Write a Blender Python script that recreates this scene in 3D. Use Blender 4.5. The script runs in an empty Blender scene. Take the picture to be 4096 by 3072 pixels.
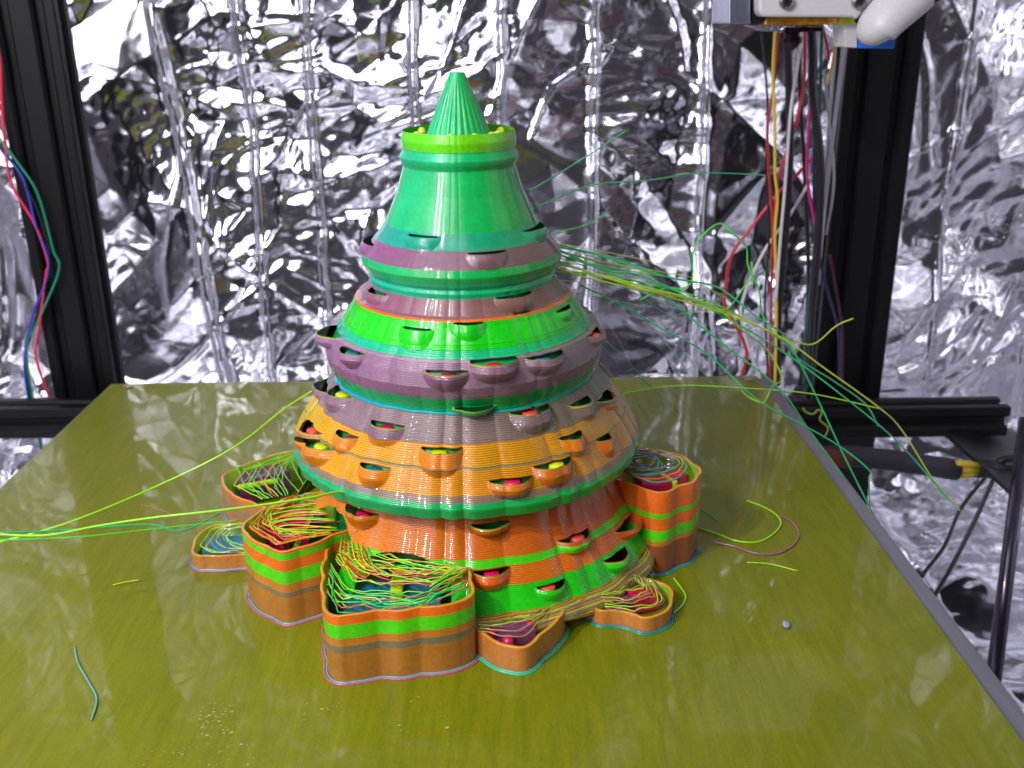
import bpy, math, random
import numpy as np
from mathutils import Vector, Matrix

rnd = random.Random(7)
nr = np.random.RandomState(11)
R = math.radians
SC = bpy.context.scene
COL = SC.collection

# ------------------------------------------------------------------ camera
F, PITCH, YAW, ROLL, CAMH = 984.5, 0.353723, 0.008817, -0.009753, 0.161409
_cy, _sy, _cp, _sp = math.cos(YAW), math.sin(YAW), math.cos(PITCH), math.sin(PITCH)
_f = Vector((_sy * _cp, _cy * _cp, -_sp)); _r = Vector((_cy, -_sy, 0)); _u = _r.cross(_f)
CR = math.cos(ROLL) * _r + math.sin(ROLL) * _u
CU = -math.sin(ROLL) * _r + math.cos(ROLL) * _u
CO = Vector((0, 0, CAMH))
cam = bpy.data.cameras.new('camera'); co = bpy.data.objects.new('camera', cam); COL.objects.link(co)
m = Matrix((CR, CU, -_f)).transposed().to_4x4(); m.translation = CO
co.matrix_world = m
cam.sensor_width = 36; cam.lens = F / 1024 * 36
cam.clip_start = .005; cam.clip_end = 20
cam.dof.use_dof = True; cam.dof.focus_distance = .27; cam.dof.aperture_fstop = 32
SC.camera = co

# ------------------------------------------------------------------ world and lamps
w = bpy.data.worlds.new('World'); SC.world = w; w.use_nodes = True
bg = w.node_tree.nodes['Background']; bg.inputs[0].default_value = (.22, .20, .26, 1); bg.inputs[1].default_value = .26
def lamp(name, loc, target, sx, sy, power, col=(1, 1, 1)):
    l = bpy.data.lights.new(name, 'AREA'); l.shape = 'RECTANGLE'; l.size = sx; l.size_y = sy
    l.energy = power; l.color = col
    o = bpy.data.objects.new(name, l); COL.objects.link(o); o.location = loc
    o.rotation_euler = (Vector(target) - Vector(loc)).to_track_quat('-Z', 'Y').to_euler()
    return o
lamp('lamp_key', (-.30, -.02, .40), (-.01, .29, .04), .013, .013, 2.3, (1, .97, .97))
lamp('lamp_second', (-.21, -.06, .37), (-.01, .29, .04), .009, .009, .9, (.96, .96, 1))
lamp('lamp_strip', (-.32, -.12, .33), (-.08, .5, .12), .46, .30, 3.0, (.92, .91, 1))
lamp('top_fill', (-.16, .16, .57), (-.05, .40, .05), .50, .30, 1.7, (.88, .86, 1))  # unseen fill lamp, widened to lift the foil's mid-tones
SC.view_settings.view_transform = 'Standard'; SC.view_settings.look = 'None'
SC.view_settings.exposure = -0.5; SC.view_settings.gamma = 1
SC.cycles.use_denoising = True
SC.cycles.max_bounces = 10; SC.cycles.glossy_bounces = 6; SC.cycles.sample_clamp_indirect = 6
SC.cycles.caustics_reflective = True

# ------------------------------------------------------------------ helpers
def lin(c, a=1.0):
    return tuple(((v / 255) / 12.92 if v / 255 <= .04045 else ((v / 255 + .055) / 1.055) ** 2.4) for v in c)
def ray(x, y):
    return (CR * ((x - 512) / F) - CU * ((y - 384) / F) + _f)
def onz(x, y, z):          # the point of the horizontal plane z seen at a photo position
    d = ray(x, y); return CO + d * ((z - CAMH) / d.z)
def ony(x, y, Y):          # the point of the upright plane Y
    d = ray(x, y); return CO + d * (Y / d.y)
def tag(o, label=None, cat=None, group=None, kind=None):
    if label: o['label'] = label
    if cat: o['category'] = cat
    if group: o['group'] = group
    if kind: o['kind'] = kind
    return o
def link(name, me, parent=None, mats=()):
    o = bpy.data.objects.new(name, me); COL.objects.link(o)
    if parent: o.parent = parent
    for mm in mats: me.materials.append(mm)
    return o
def empty(name, loc):
    o = bpy.data.objects.new(name, None); COL.objects.link(o); o.location = loc; o.empty_display_size = .01
    bpy.context.view_layer.update()
    return o
def mesh_np(name, V, Fq, smooth=True, colors=None):
    V = np.asarray(V, np.float32); Fq = np.asarray(Fq, np.int32)
    me = bpy.data.meshes.new(name)
    n = Fq.shape[1]
    me.vertices.add(len(V)); me.vertices.foreach_set('co', V.ravel())
    me.loops.add(Fq.size); me.loops.foreach_set('vertex_index', Fq.ravel())
    me.polygons.add(len(Fq)); me.polygons.foreach_set('loop_start', np.arange(0, Fq.size, n, dtype=np.int32))
    me.polygons.foreach_set('use_smooth', np.full(len(Fq), smooth))
    if colors is not None:
        at = me.attributes.new('filament', 'FLOAT_COLOR', 'FACE')
        c = np.ones((len(Fq), 4), np.float32); c[:, :3] = colors
        at.data.foreach_set('color', c.ravel())
    me.update(calc_edges=True); me.validate()
    return me
class MB:
    def __init__(s): s.v = []; s.f = []; s.c = []
    def add(s, v, f, c=None):
        b = len(s.v); s.v += [tuple(p) for p in v]; s.f += [tuple(i + b for i in q) for q in f]
        if c is not None: s.c += [c] * len(f)
    def box(s, a, b):
        x0, y0, z0 = a; x1, y1, z1 = b
        s.add([(x0,y0,z0),(x1,y0,z0),(x1,y1,z0),(x0,y1,z0),(x0,y0,z1),(x1,y0,z1),(x1,y1,z1),(x0,y1,z1)],
              [(3,2,1,0),(4,5,6,7),(0,1,5,4),(1,2,6,5),(2,3,7,6),(3,0,4,7)])
    def tube(s, pts, r, n=6, cap=True, flat=1.0):
        pts = [Vector(p) for p in pts]; N = len(pts); vs = []
        up = Vector((0, 0, 1)) if abs((pts[1] - pts[0]).normalized().z) < .9 else Vector((0, 1, 0))
        for i, p in enumerate(pts):
            t = (pts[min(i + 1, N - 1)] - pts[max(i - 1, 0)])
            t = t.normalized() if t.length > 1e-9 else Vector((1, 0, 0))
            a = t.cross(up)
            a = a.normalized() if a.length > 1e-4 else Vector((1, 0, 0))
            b = t.cross(a); up = -b if True else up
            rr = r[i] if hasattr(r, '__len__') else r
            for k in range(n):
                q = 2 * math.pi * k / n; vs.append(p + a * (rr * math.cos(q)) + b * (rr * flat * math.sin(q)))
        fs = [(i*n+k, i*n+(k+1) % n, (i+1)*n+(k+1) % n, (i+1)*n+k) for i in range(N-1) for k in range(n)]
        if cap: fs += [tuple(range(n))[::-1], tuple((N-1)*n+k for k in range(n))]
        s.add(vs, fs)
    def prism(s, poly, z0, z1):
        n = len(poly)
        s.add([(x, y, z0) for x, y in poly] + [(x, y, z1) for x, y in poly],
              [tuple(range(n))[::-1], tuple(range(n, 2*n))] + [(i, (i+1) % n, n+(i+1) % n, n+i) for i in range(n)])
    def build(s, name, mat, parent=None, smooth=False, bevel=0):
        me = bpy.data.meshes.new(name); me.from_pydata([tuple(v) for v in s.v], [], s.f)
        if smooth: me.polygons.foreach_set('use_smooth', [True] * len(me.polygons))
        me.update()
        o = link(name, me, parent, [mat])
        if bevel:
            b = o.modifiers.new('b', 'BEVEL'); b.width = bevel; b.segments = 2; b.limit_method = 'ANGLE'
        return o
def spline(pts, n=8, closed=False):
    P = [Vector(p) for p in pts]; out = []; N = len(P)
    rng = range(N) if closed else range(N - 1)
    for i in rng:
        if closed: a, b, c, d = P[(i-1) % N], P[i], P[(i+1) % N], P[(i+2) % N]
        else: a, b, c, d = P[max(i-1, 0)], P[i], P[i+1], P[min(i+2, N-1)]
        for k in range(n):
            t = k / n
            out.append(.5 * ((2*b) + (c-a)*t + (2*a-5*b+4*c-d)*t*t + (3*b-a-3*c+d)*t**3))
    if not closed: out.append(P[-1])
    return out

# ------------------------------------------------------------------ materials
def mat(name, base=(.5,.5,.5), rough=.4, metal=0, spec=.5, coat=0, coat_rough=.05, sss=0, trans=0):
    mm = bpy.data.materials.new(name); mm.use_nodes = True
    b = mm.node_tree.nodes['Principled BSDF']
    b.inputs['Base Color'].default_value = (*base, 1); b.inputs['Roughness'].default_value = rough
    b.inputs['Metallic'].default_value = metal; b.inputs['Specular IOR Level'].default_value = spec
    b.inputs['Coat Weight'].default_value = coat; b.inputs['Coat Roughness'].default_value = coat_rough
    if sss:
        b.inputs['Subsurface Weight'].default_value = sss
        b.inputs['Subsurface Radius'].default_value = (.002, .002, .002); b.inputs['Subsurface Scale'].default_value = 1
    return mm, mm.node_tree, b
def N(nt, t, **k):
    n = nt.nodes.new(t)
    for a, v in k.items():
        if a in n.inputs.keys(): n.inputs[a].default_value = v
        else: setattr(n, a, v)
    return n
def grain(nt, b, scale, amt, base, stretch=(1,1,1), bump=0, bdist=.0005):
    tc = N(nt, 'ShaderNodeTexCoord'); mp = N(nt, 'ShaderNodeMapping'); mp.inputs['Scale'].default_value = stretch
    nz = N(nt, 'ShaderNodeTexNoise'); nz.inputs['Scale'].default_value = scale; nz.inputs['Detail'].default_value = 4
    nt.links.new(tc.outputs['Object'], mp.inputs[0]); nt.links.new(mp.outputs[0], nz.inputs['Vector'])
    mr = N(nt, 'ShaderNodeMapRange'); mr.inputs[3].default_value = 1 - amt; mr.inputs[4].default_value = 1 + amt
    mr.inputs[1].default_value = .3; mr.inputs[2].default_value = .7
    nt.links.new(nz.outputs['Fac'], mr.inputs[0])
    mx = N(nt, 'ShaderNodeVectorMath', operation='SCALE'); mx.inputs[0].default_value = base
    nt.links.new(mr.outputs[0], mx.inputs['Scale']); nt.links.new(mx.outputs[0], b.inputs['Base Color'])
    if bump:
        bp = N(nt, 'ShaderNodeBump'); bp.inputs['Strength'].default_value = bump; bp.inputs['Distance'].default_value = bdist
        nt.links.new(nz.outputs['Fac'], bp.inputs['Height']); nt.links.new(bp.outputs[0], b.inputs['Normal'])

# filament: the colour of each extruded line is stored per face
M_fil, nt, b = mat('silk_filament', rough=.5, spec=.22, coat=1, coat_rough=.06, sss=.1)
at = N(nt, 'ShaderNodeAttribute', attribute_name='filament')
tc = N(nt, 'ShaderNodeTexCoord'); nz = N(nt, 'ShaderNodeTexNoise'); nz.inputs['Scale'].default_value = 900; nz.inputs['Detail'].default_value = 3
nz2 = N(nt, 'ShaderNodeTexNoise'); nz2.inputs['Scale'].default_value = 120
nt.links.new(tc.outputs['Object'], nz.inputs['Vector']); nt.links.new(tc.outputs['Object'], nz2.inputs['Vector'])
ad = N(nt, 'ShaderNodeMath', operation='ADD'); nt.links.new(nz.outputs['Fac'], ad.inputs[0]); nt.links.new(nz2.outputs['Fac'], ad.inputs[1])
mr = N(nt, 'ShaderNodeMapRange'); mr.inputs[1].default_value = .7; mr.inputs[2].default_value = 1.3; mr.inputs[3].default_value = .85; mr.inputs[4].default_value = 1.15
nt.links.new(ad.outputs[0], mr.inputs[0])
sc_ = N(nt, 'ShaderNodeVectorMath', operation='SCALE'); nt.links.new(at.outputs['Color'], sc_.inputs[0]); nt.links.new(mr.outputs[0], sc_.inputs['Scale'])
nt.links.new(sc_.outputs[0], b.inputs['Base Color'])
bp = N(nt, 'ShaderNodeBump'); bp.inputs['Strength'].default_value = .06; bp.inputs['Distance'].default_value = .0002
nt.links.new(nz.outputs['Fac'], bp.inputs['Height'])
# the fine layer lines: the wall normal rocks up and down with height, four lines to the millimetre
sx = N(nt, 'ShaderNodeSeparateXYZ'); nt.links.new(tc.outputs['Object'], sx.inputs[0])
m1 = N(nt, 'ShaderNodeMath', operation='MULTIPLY'); m1.inputs[1].default_value = 2*math.pi/.00025; nt.links.new(sx.outputs[2], m1.inputs[0])
m2 = N(nt, 'ShaderNodeMath', operation='SINE'); nt.links.new(m1.outputs[0], m2.inputs[0])
m3 = N(nt, 'ShaderNodeMath', operation='MULTIPLY'); m3.inputs[1].default_value = .22; nt.links.new(m2.outputs[0], m3.inputs[0])
cxyz = N(nt, 'ShaderNodeCombineXYZ'); nt.links.new(m3.outputs[0], cxyz.inputs[2])
va = N(nt, 'ShaderNodeVectorMath', operation='ADD'); nt.links.new(bp.outputs[0], va.inputs[0]); nt.links.new(cxyz.outputs[0], va.inputs[1])
vn = N(nt, 'ShaderNodeVectorMath', operation='NORMALIZE'); nt.links.new(va.outputs[0], vn.inputs[0])
nt.links.new(vn.outputs[0], b.inputs['Coat Normal']); nt.links.new(bp.outputs[0], b.inputs['Normal'])

_plain = {}
def plain(name, rgb, rough=.3, metal=0, coat=.3, sss=.05, amt=.1):
    if name not in _plain:
        mm, nt, b = mat(name, lin(rgb), rough, metal, .5, coat, .1, sss)
        grain(nt, b, 600, amt, lin(rgb), bump=.1, bdist=.0002)
        _plain[name] = mm
    return _plain[name]
P_lime = plain('lime_plastic', (150, 215, 20)); P_green = plain('green_plastic', (60, 215, 50)); P_yel = plain('yellow_green_plastic', (190, 215, 10))
P_orange = plain('orange_plastic', (235, 130, 25)); P_red = plain('coral_plastic', (215, 75, 60)); P_pink = plain('magenta_plastic', (205, 20, 75))
P_teal = plain('teal_plastic', (25, 120, 125)); P_dkgreen = plain('deep_green_plastic', (8, 140, 66)); P_plum = plain('plum_plastic', (125, 40, 105))
P_sea = plain('sea_green_plastic', (20, 190, 110)); P_brown = plain('brown_plastic', (165, 105, 45)); P_khaki = plain('khaki_plastic', (165, 145, 60))
P_blueteal = plain('blue_teal_plastic', (40, 120, 150)); P_seateal = plain('grey_teal_plastic', (85, 160, 150)); P_rose = plain('rose_plastic', (190, 75, 120)); P_mauve = plain('mauve_plastic', (150, 80, 120))

# build plate: yellow brown film under a clear glossy face, with brush marks along its length
M_plate, nt, b = mat('olive_film', rough=.45, spec=.3, coat=.5, coat_rough=.03)
tc = N(nt, 'ShaderNodeTexCoord')
def noise(scale, stretch, detail=5, rough=.6, dist=0):
    mp = N(nt, 'ShaderNodeMapping'); mp.inputs['Scale'].default_value = stretch
    n_ = N(nt, 'ShaderNodeTexNoise'); n_.inputs['Scale'].default_value = scale; n_.inputs['Detail'].default_value = detail
    n_.inputs['Roughness'].default_value = rough; n_.inputs['Distortion'].default_value = dist
    nt.links.new(tc.outputs['Object'], mp.inputs[0]); nt.links.new(mp.outputs[0], n_.inputs['Vector']); return n_.outputs['Fac']
def math_(op, a, b_, c=None):
    n_ = N(nt, 'ShaderNodeMath', operation=op)
    for i, v in enumerate((a, b_, c)):
        if v is None: continue
        if isinstance(v, (int, float)): n_.inputs[i].default_value = v
        else: nt.links.new(v, n_.inputs[i])
    return n_.outputs[0]
def ramp(fac, stops):
    n_ = N(nt, 'ShaderNodeValToRGB'); cr = n_.color_ramp
    while len(cr.elements) < len(stops): cr.elements.new(.5)
    for e, (p, c) in zip(cr.elements, stops): e.position = p; e.color = (*c, 1)
    nt.links.new(fac, n_.inputs[0]); return n_.outputs[0]
streak = noise(420, (1, .09, 1), 5, .7, .1)
speck = noise(1500, (1, .45, 1), 3, .7)
blot = noise(14, (1, 1, 1), 3, .5, .8)
k = math_('ADD', math_('MULTIPLY', streak, .5), math_('ADD', math_('MULTIPLY', speck, .33), math_('MULTIPLY', blot, .17)))
colp = ramp(k, [(.26, lin((84, 90, 4))), (.44, lin((102, 108, 5))), (.57, lin((116, 119, 8))), (.78, lin((144, 140, 18)))])
nt.links.new(colp, b.inputs['Base Color'])
bp = N(nt, 'ShaderNodeBump'); bp.inputs['Strength'].default_value = .5; bp.inputs['Distance'].default_value = .00012
nt.links.new(k, bp.inputs['Height']); nt.links.new(bp.outputs[0], b.inputs['Normal'])
bp2 = N(nt, 'ShaderNodeBump'); bp2.inputs['Strength'].default_value = .35; bp2.inputs['Distance'].default_value = .0002
wav = noise(55, (1, .5, 1), 2, .5)
nt.links.new(wav, bp2.inputs['Height']); nt.links.new(bp2.outputs[0], b.inputs['Coat Normal'])
rr_ = N(nt, 'ShaderNodeMapRange'); rr_.inputs[1].default_value = .35; rr_.inputs[2].default_value = .7; rr_.inputs[3].default_value = .3; rr_.inputs[4].default_value = .55
nt.links.new(blot, rr_.inputs[0]); nt.links.new(rr_.outputs[0], b.inputs['Roughness'])

M_alu, nt, b = mat('grey_aluminium', lin((120, 118, 128)), .55, .3); grain(nt, b, 300, .12, lin((120, 118, 128)), (1, .1, 1), .1)
M_ano, nt, b = mat('black_anodised', lin((6, 5, 7)), .5, 0, spec=.3); grain(nt, b, 900, .35, lin((6, 5, 7)), (1, 1, .05), .15)
M_black, nt, b = mat('black_rubber', lin((16, 14, 18)), .45); grain(nt, b, 500, .3, lin((18, 16, 20)), bump=.2)
M_white, nt, b = mat('white_printed_plastic', lin((205, 202, 204)), .45, coat=.2); grain(nt, b, 400, .04, lin((200, 197, 199)), (1, 1, 4), .25)
M_steel, nt, b = mat('screw_steel', lin((170, 165, 160)), .25, 1); grain(nt, b, 900, .15, lin((170, 165, 160)), bump=.1)
M_silver, nt, b = mat('brushed_silver', lin((175, 175, 195)), .3, .9); grain(nt, b, 700, .12, lin((175, 175, 195)), (1, .1, .1), .15)
M_kapton, nt, b = mat('amber_film', lin((225, 150, 10)), .15, coat=1); grain(nt, b, 220, .5, lin((220, 150, 10)), bump=.6, bdist=.001)
M_yellow, nt, b = mat('yellow_film', lin((225, 220, 10)), .3); grain(nt, b, 220, .2, lin((225, 220, 10)), bump=.4)
M_blue, nt, b = mat('blue_label', lin((30, 110, 225)), .5); grain(nt, b, 300, .08, lin((30, 110, 225)))
M_nozzle, nt, b = mat('dark_burnt_metal', lin((50, 35, 45)), .2, .9); grain(nt, b, 500, .4, lin((50, 35, 45)), bump=.6, bdist=.0008)
M_crinkle, nt, b = mat('crinkled_silver_tape', lin((190, 180, 190)), .15, 1); grain(nt, b, 260, .2, lin((190, 180, 190)), bump=1, bdist=.002)
M_glint, nt, b = mat('glint_paint', lin((158, 158, 95)), .3, coat=1); grain(nt, b, 800, .3, lin((158, 158, 95)))  # pale colour that paints glints onto the plate
def wire_mat(name, rgb): return plain(name, rgb, .4, 0, .3, 0, .05)

M_foil, nt, b = mat('crumpled_foil', (.84, .835, .88), .13, 1)
tc = N(nt, 'ShaderNodeTexCoord')
r1 = N(nt, 'ShaderNodeTexVoronoi'); r1.feature = 'DISTANCE_TO_EDGE'; r1.inputs['Scale'].default_value = 55; r1.inputs['Randomness'].default_value = 1
r2 = N(nt, 'ShaderNodeTexNoise'); r2.noise_type = 'RIDGED_MULTIFRACTAL'; r2.inputs['Scale'].default_value = 28; r2.inputs['Detail'].default_value = 4; r2.inputs['Distortion'].default_value = .7
r3 = N(nt, 'ShaderNodeTexNoise'); r3.inputs['Scale'].default_value = 9; r3.inputs['Detail'].default_value = 2
wv = N(nt, 'ShaderNodeTexNoise'); wv.inputs['Scale'].default_value = 30
nt.links.new(tc.outputs['Object'], wv.inputs['Vector'])
wadd = N(nt, 'ShaderNodeVectorMath', operation='MULTIPLY_ADD'); wadd.inputs[1].default_value = (.03, .03, .03)
nt.links.new(wv.outputs['Color'], wadd.inputs[0]); nt.links.new(tc.outputs['Object'], wadd.inputs[2])
nt.links.new(wadd.outputs[0], r1.inputs['Vector'])
for n_ in (r2, r3): nt.links.new(tc.outputs['Object'], n_.inputs['Vector'])
mask = N(nt, 'ShaderNodeMapRange'); mask.inputs[1].default_value = .42; mask.inputs[2].default_value = .62; mask.inputs[3].default_value = .25; mask.inputs[4].default_value = 1
nt.links.new(r3.outputs['Fac'], mask.inputs[0])
h1 = math_('MULTIPLY', r2.outputs['Fac'], .5)
h2 = math_('MULTIPLY', r1.outputs['Distance'], 1.6)
hh = math_('MULTIPLY', math_('ADD', h1, h2), mask.outputs[0])
bp = N(nt, 'ShaderNodeBump'); bp.inputs['Strength'].default_value = 1; bp.inputs['Distance'].default_value = .0003
nt.links.new(hh, bp.inputs['Height']); nt.links.new(bp.outputs[0], b.inputs['Normal'])

# ------------------------------------------------------------------ foil sheets (crumpled by real folds)
def lattice(U, V, cell, seed, mode='facet'):
    rs = np.random.RandomState(seed)
    u = U / cell + 50; v = V / cell + 50
    T_ = rs.rand(257, 257) * 2 - 1
    iu = np.floor(u).astype(int); iv = np.floor(v).astype(int); fu = u - iu; fv = v - iv
    g = lambda a, b_: T_[(iu + a) % 257, (iv + b_) % 257]
    if mode == 'facet':
        up = fu + fv < 1
        return np.where(up, g(0,0) + fu*(g(1,0)-g(0,0)) + fv*(g(0,1)-g(0,0)),
                        g(1,1) + (1-fu)*(g(0,1)-g(1,1)) + (1-fv)*(g(1,0)-g(1,1)))
    su = fu*fu*(3-2*fu); sv = fv*fv*(3-2*fv)
    return (g(0,0)*(1-su)+g(1,0)*su)*(1-sv) + (g(0,1)*(1-su)+g(1,1)*su)*sv
def foil(name, o, u, v, nu, nv, folds, seed, amp=1.0, dia=(), cs=1.0):
    o, u, v = Vector(o), Vector(u), Vector(v); n = u.cross(v).normalized()
    L, H = u.length, v.length
    a, b_ = np.meshgrid(np.linspace(0, L, nu), np.linspace(0, H, nv), indexing='ij')
    wx = lattice(a, b_, .11, seed+1, 's') * .03; wy = lattice(a, b_, .12, seed+2, 's') * .03
    A, B = a + wx, b_ + wy
    rot = lambda q, k=1: (A*math.cos(q)+B*math.sin(q), (B*math.cos(q)-A*math.sin(q))*k)
    h = .012 * lattice(*rot(.35, .8), .115*cs, seed+5)
    h += .0062 * lattice(*rot(-.9, 1.2), .050*cs, seed+6)
    patch = np.clip(lattice(a, b_, .08, seed+9, 's') * 2.2 + .2, 0, 1)
    patch2 = np.clip(lattice(a, b_, .05, seed+19, 's') * 2.4 - .3, 0, 1)
    h += (.3+patch) * .0020 * lattice(*rot(.75), .021*cs, seed+10)
    h += patch * .0008 * lattice(*rot(1.3), .0095*cs, seed+14)
    h += patch2 * .0005 * lattice(*rot(1.9), .005, seed+11)
    rg = lattice(*rot(.1, .6), .08, seed+7); rg2 = lattice(*rot(2.2, .7), .05, seed+8); rg3 = lattice(*rot(1.2, .8), .028, seed+15)
    h += .0022 * (1-np.abs(rg))**12 + .0018 * (1-np.abs(rg2))**12 + .0011 * patch * (1-np.abs(rg3))**10
    h *= amp
    # sharp vertical folds pressed into the sheet and panels tilted between them
    edges = [0] + sorted(folds) + [L]
    for i in range(len(edges) - 1):
        m_ = (a >= edges[i]) & (a < edges[i+1]); wdt = edges[i+1] - edges[i]
        h += np.where(m_, (nr.rand() - .5) * .10 * (a - (edges[i] + edges[i+1]) / 2) , 0)
    for fx in folds:
        d = (a - fx - .0012 * lattice(b_, a*0, .03, seed+int(fx*999), 's'))
        h += .0035 * np.exp(-(np.abs(d) / .0022) ** 1.3)
    for (x0, y0, x1, y1) in dia:
        dx, dy = x1-x0, y1-y0; ll = math.hypot(dx, dy)
        d = ((a-x0)*dy - (b_-y0)*dx) / ll
        t = ((a-x0)*dx + (b_-y0)*dy) / ll / ll
        h += .004 * np.exp(-(np.abs(d)/.0035)**2) * ((t > 0) & (t < 1))
    V = np.array(o)[None, None] + a[..., None]*np.array(u.normalized()) + b_[..., None]*np.array(v.normalized()) + h[..., None]*np.array(n)
    idx = np.arange(nu*nv).reshape(nu, nv)
    Fq = np.stack([idx[:-1,:-1], idx[1:,:-1], idx[1:,1:], idx[:-1,1:]], -1).reshape(-1, 4)
    return link(name, mesh_np(name, V.reshape(-1, 3), Fq), None, [M_foil])
YB = .76; XL, XR, ZB = -.52, .47, -.20
fold_x = [ony(x, 200, YB).x - XL for x in (88, 257, 318, 420, 503, 592, 700, 950)]
d0, d1 = ony(150, 0, YB), ony(232, 385, YB)
tag(foil('foil_sheet', (XL, YB, ZB), (XR-XL, 0, 0), (0, 0, .80), 640, 520, fold_x, 3, dia=[(d1.x-XL, d1.z-ZB, d0.x-XL, d0.z-ZB)]),
    'crumpled silver foil with sharp vertical folds hanging behind the printed tower', 'foil sheet')
tag(foil('foil_sheet', (XR, YB, ZB), (0, -.9, 0), (0, 0, .80), 480, 420, [.12, .2, .33, .5], 41, 1.0, cs=.8),
    'crumpled silver foil lining the right side beyond the black post', 'foil sheet')
tag(foil('foil_sheet', (XL, -.14, ZB), (0, .9, 0), (0, 0, .80), 300, 280, [.3, .6], 77, 1.1),
    'crumpled silver foil lining the left side beyond the left post', 'foil sheet')
tag(foil('foil_sheet', (XL, -.14, ZB), (XR-XL, 0, 0), (0, .9, 0), 500, 460, [.55, .7, .8], 99, 1.1, cs=.6),
    'crumpled silver foil spread low down under the plate at lower right', 'foil sheet')

# ------------------------------------------------------------------ the heated plate
tag(foil('foil_sheet', (XL, .10, .61), (XR-XL, 0, 0), (0, .66, 0), 240, 180, [.3, .6], 55, 1.3),
    'crumpled silver foil overhead, mirrored faintly in the glossy plate', 'foil sheet')
BX, BY, PW = -.18802, .44465, .31
bed = empty('build_plate', (BX + PW/2, BY - PW/2, 0)); tag(bed, 'olive yellow glossy printer build plate carrying the printed tower', 'build plate')
def bedpart(mb, name, mt, **k):
    o = mb.build(name, mt, bed, **k); o.matrix_parent_inverse = bed.matrix_world.inverted(); return o
s = MB(); s.box((BX, BY-PW, -.0012), (BX+PW, BY, 0)); bedpart(s, 'film_sheet', M_plate, bevel=.0003)
s = MB(); s.box((BX+.0005, BY-PW-.002, -.0045), (BX+PW+.0065, BY-.0005, -.0013)); bedpart(s, 'metal_plate', M_alu, bevel=.0004)
s = MB()
c_ = onz(127, 387, 0); s.tube([(c_.x, c_.y, .0001), (c_.x, c_.y, .0005)], .0028, 20); bedpart(s, 'corner_screw', plain('brass_screw', (130, 110, 20), .2, .6))
s = MB(); c_ = onz(768, 384, 0); c_.x = BX+PW-.006; c_.y = BY - .006; s.tube([(c_.x, c_.y, .0001), (c_.x, c_.y, .0004)], .0026, 20); bedpart(s, 'corner_screw', plain('brass_screw', (130, 110, 20), .2, .6))

# ------------------------------------------------------------------ the printed tower
CX, CY = -.012, .29
tower = empty('printed_tower', (CX, CY, 0))
tag(tower, 'multicoloured plastic printed tower, conical and ringed with pockets, standing on the olive plate', 'printed tower')
T = np.array([(132.4,16),(130,16.6),(127.8,16.3),(127.3,16.2),(125.2,17.3),(124,17),(122.5,16.2),(115.6,18.3),(106.7,22.2),(102.5,25.2),(102.3,25.6),(98,29.2),(95.8,29.8),(93,28.4),(92,27.4),(91,28),(89.6,27.6),
              (85.2,30.6),(84.9,32.3),(83,33.0),(78,36.2),(75.8,37.8),(75.6,40.2),(73,41.6),(68.6,42),(66,41.6),(63,40.0),(60.5,39.2),(60.3,40.2),(57,42.8),(54,45.4),(48.6,49.8),(41.7,53.6),(38.5,54.4),(35.6,53.6),(35,51),(34.4,47.6),
              (28,48.6),(22,52),(16,56),(9,60),(6,61)])[::-1]
POCKETS = [ # theta, z of the lip, half width, height, column colour
(244.2,105.9,13.3,4.4,0),(339.1,105.5,20,4,'r'),(287.7,102.0,12.8,4.4,0),(184.3,101.0,18.1,3.8,0),(303.5,89.3,13.3,4.8,0),(212,88.7,11.6,3.7,0),
(249.5,82.3,8.4,5.4,'y'),(274.3,84.3,8.7,4.6,0),(332.4,83.0,8.5,3.4,'r'),(221.8,75.2,7.4,5.2,'t'),(195.2,75.3,9,4.4,0),(265.2,73.4,7.9,5.4,'p'),
(283.4,75.4,9.0,5.6,'p'),(305.2,75.1,8.7,5.6,'t'),(342.1,75.2,7.3,4.4,'r'),(209.7,60.2,8.5,5.5,'y'),(275.4,62.4,8.3,2.6,0),(298.1,60.1,8.7,5.8,'r'),
(323.5,57.8,6.6,4.9,0),(241.6,56.9,7.1,5.2,'p'),(205.6,49.5,7.1,5.7,'r'),(215.0,48.0,8.3,6.3,'y'),(226.2,52.4,5.3,4.8,'p'),(263.5,53.0,6.8,6.6,'y'),
(242.1,47.4,5.4,5.6,'t'),(310.3,52.2,5.4,5.6,0),(323.8,48.6,4.2,5.8,0),(285.0,45.7,6.5,5.2,'p'),(299.5,47.7,6.8,6.3,'y'),(341.2,55.4,7.0,3.8,0),(188,57.0,8.1,3.6,0),
(232.9,31.1,7.1,5.6,'p'),(279.2,30.8,6.7,3.4,0),(278.4,19.4,5.4,4.9,'p'),(307.5,23.0,6.2,4.6,'r'),(333.3,18.7,8.0,4.5,0),(295.1,14.2,4.6,4.2,'r'),
(320.2,13.8,5.5,4.2,0),(120,60,8,5,0),(70,80,9,5,0),(30,60,8,5,0),(150,48,7,6,0),(40,100,14,4,0)]
LH = .5
NT = 840
th = np.arange(NT) * 2 * np.pi / NT
def scallop(t, z):
    tp = t + .06*np.sin(3*t+1) + .055*np.sin(8*t+.5) + .012*np.sin(21*t+2)
    a = (.05 + .56 * np.clip((100 - z) / 55, 0, 1)) * (1 + .35*np.sin(4*t+.7) + .25*np.sin(11*t))
    return a * (np.abs(np.sin(tp * 19)) ** .8 * 1.25 - .7) + .10 * np.sin(5*t + z*.03)
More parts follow.
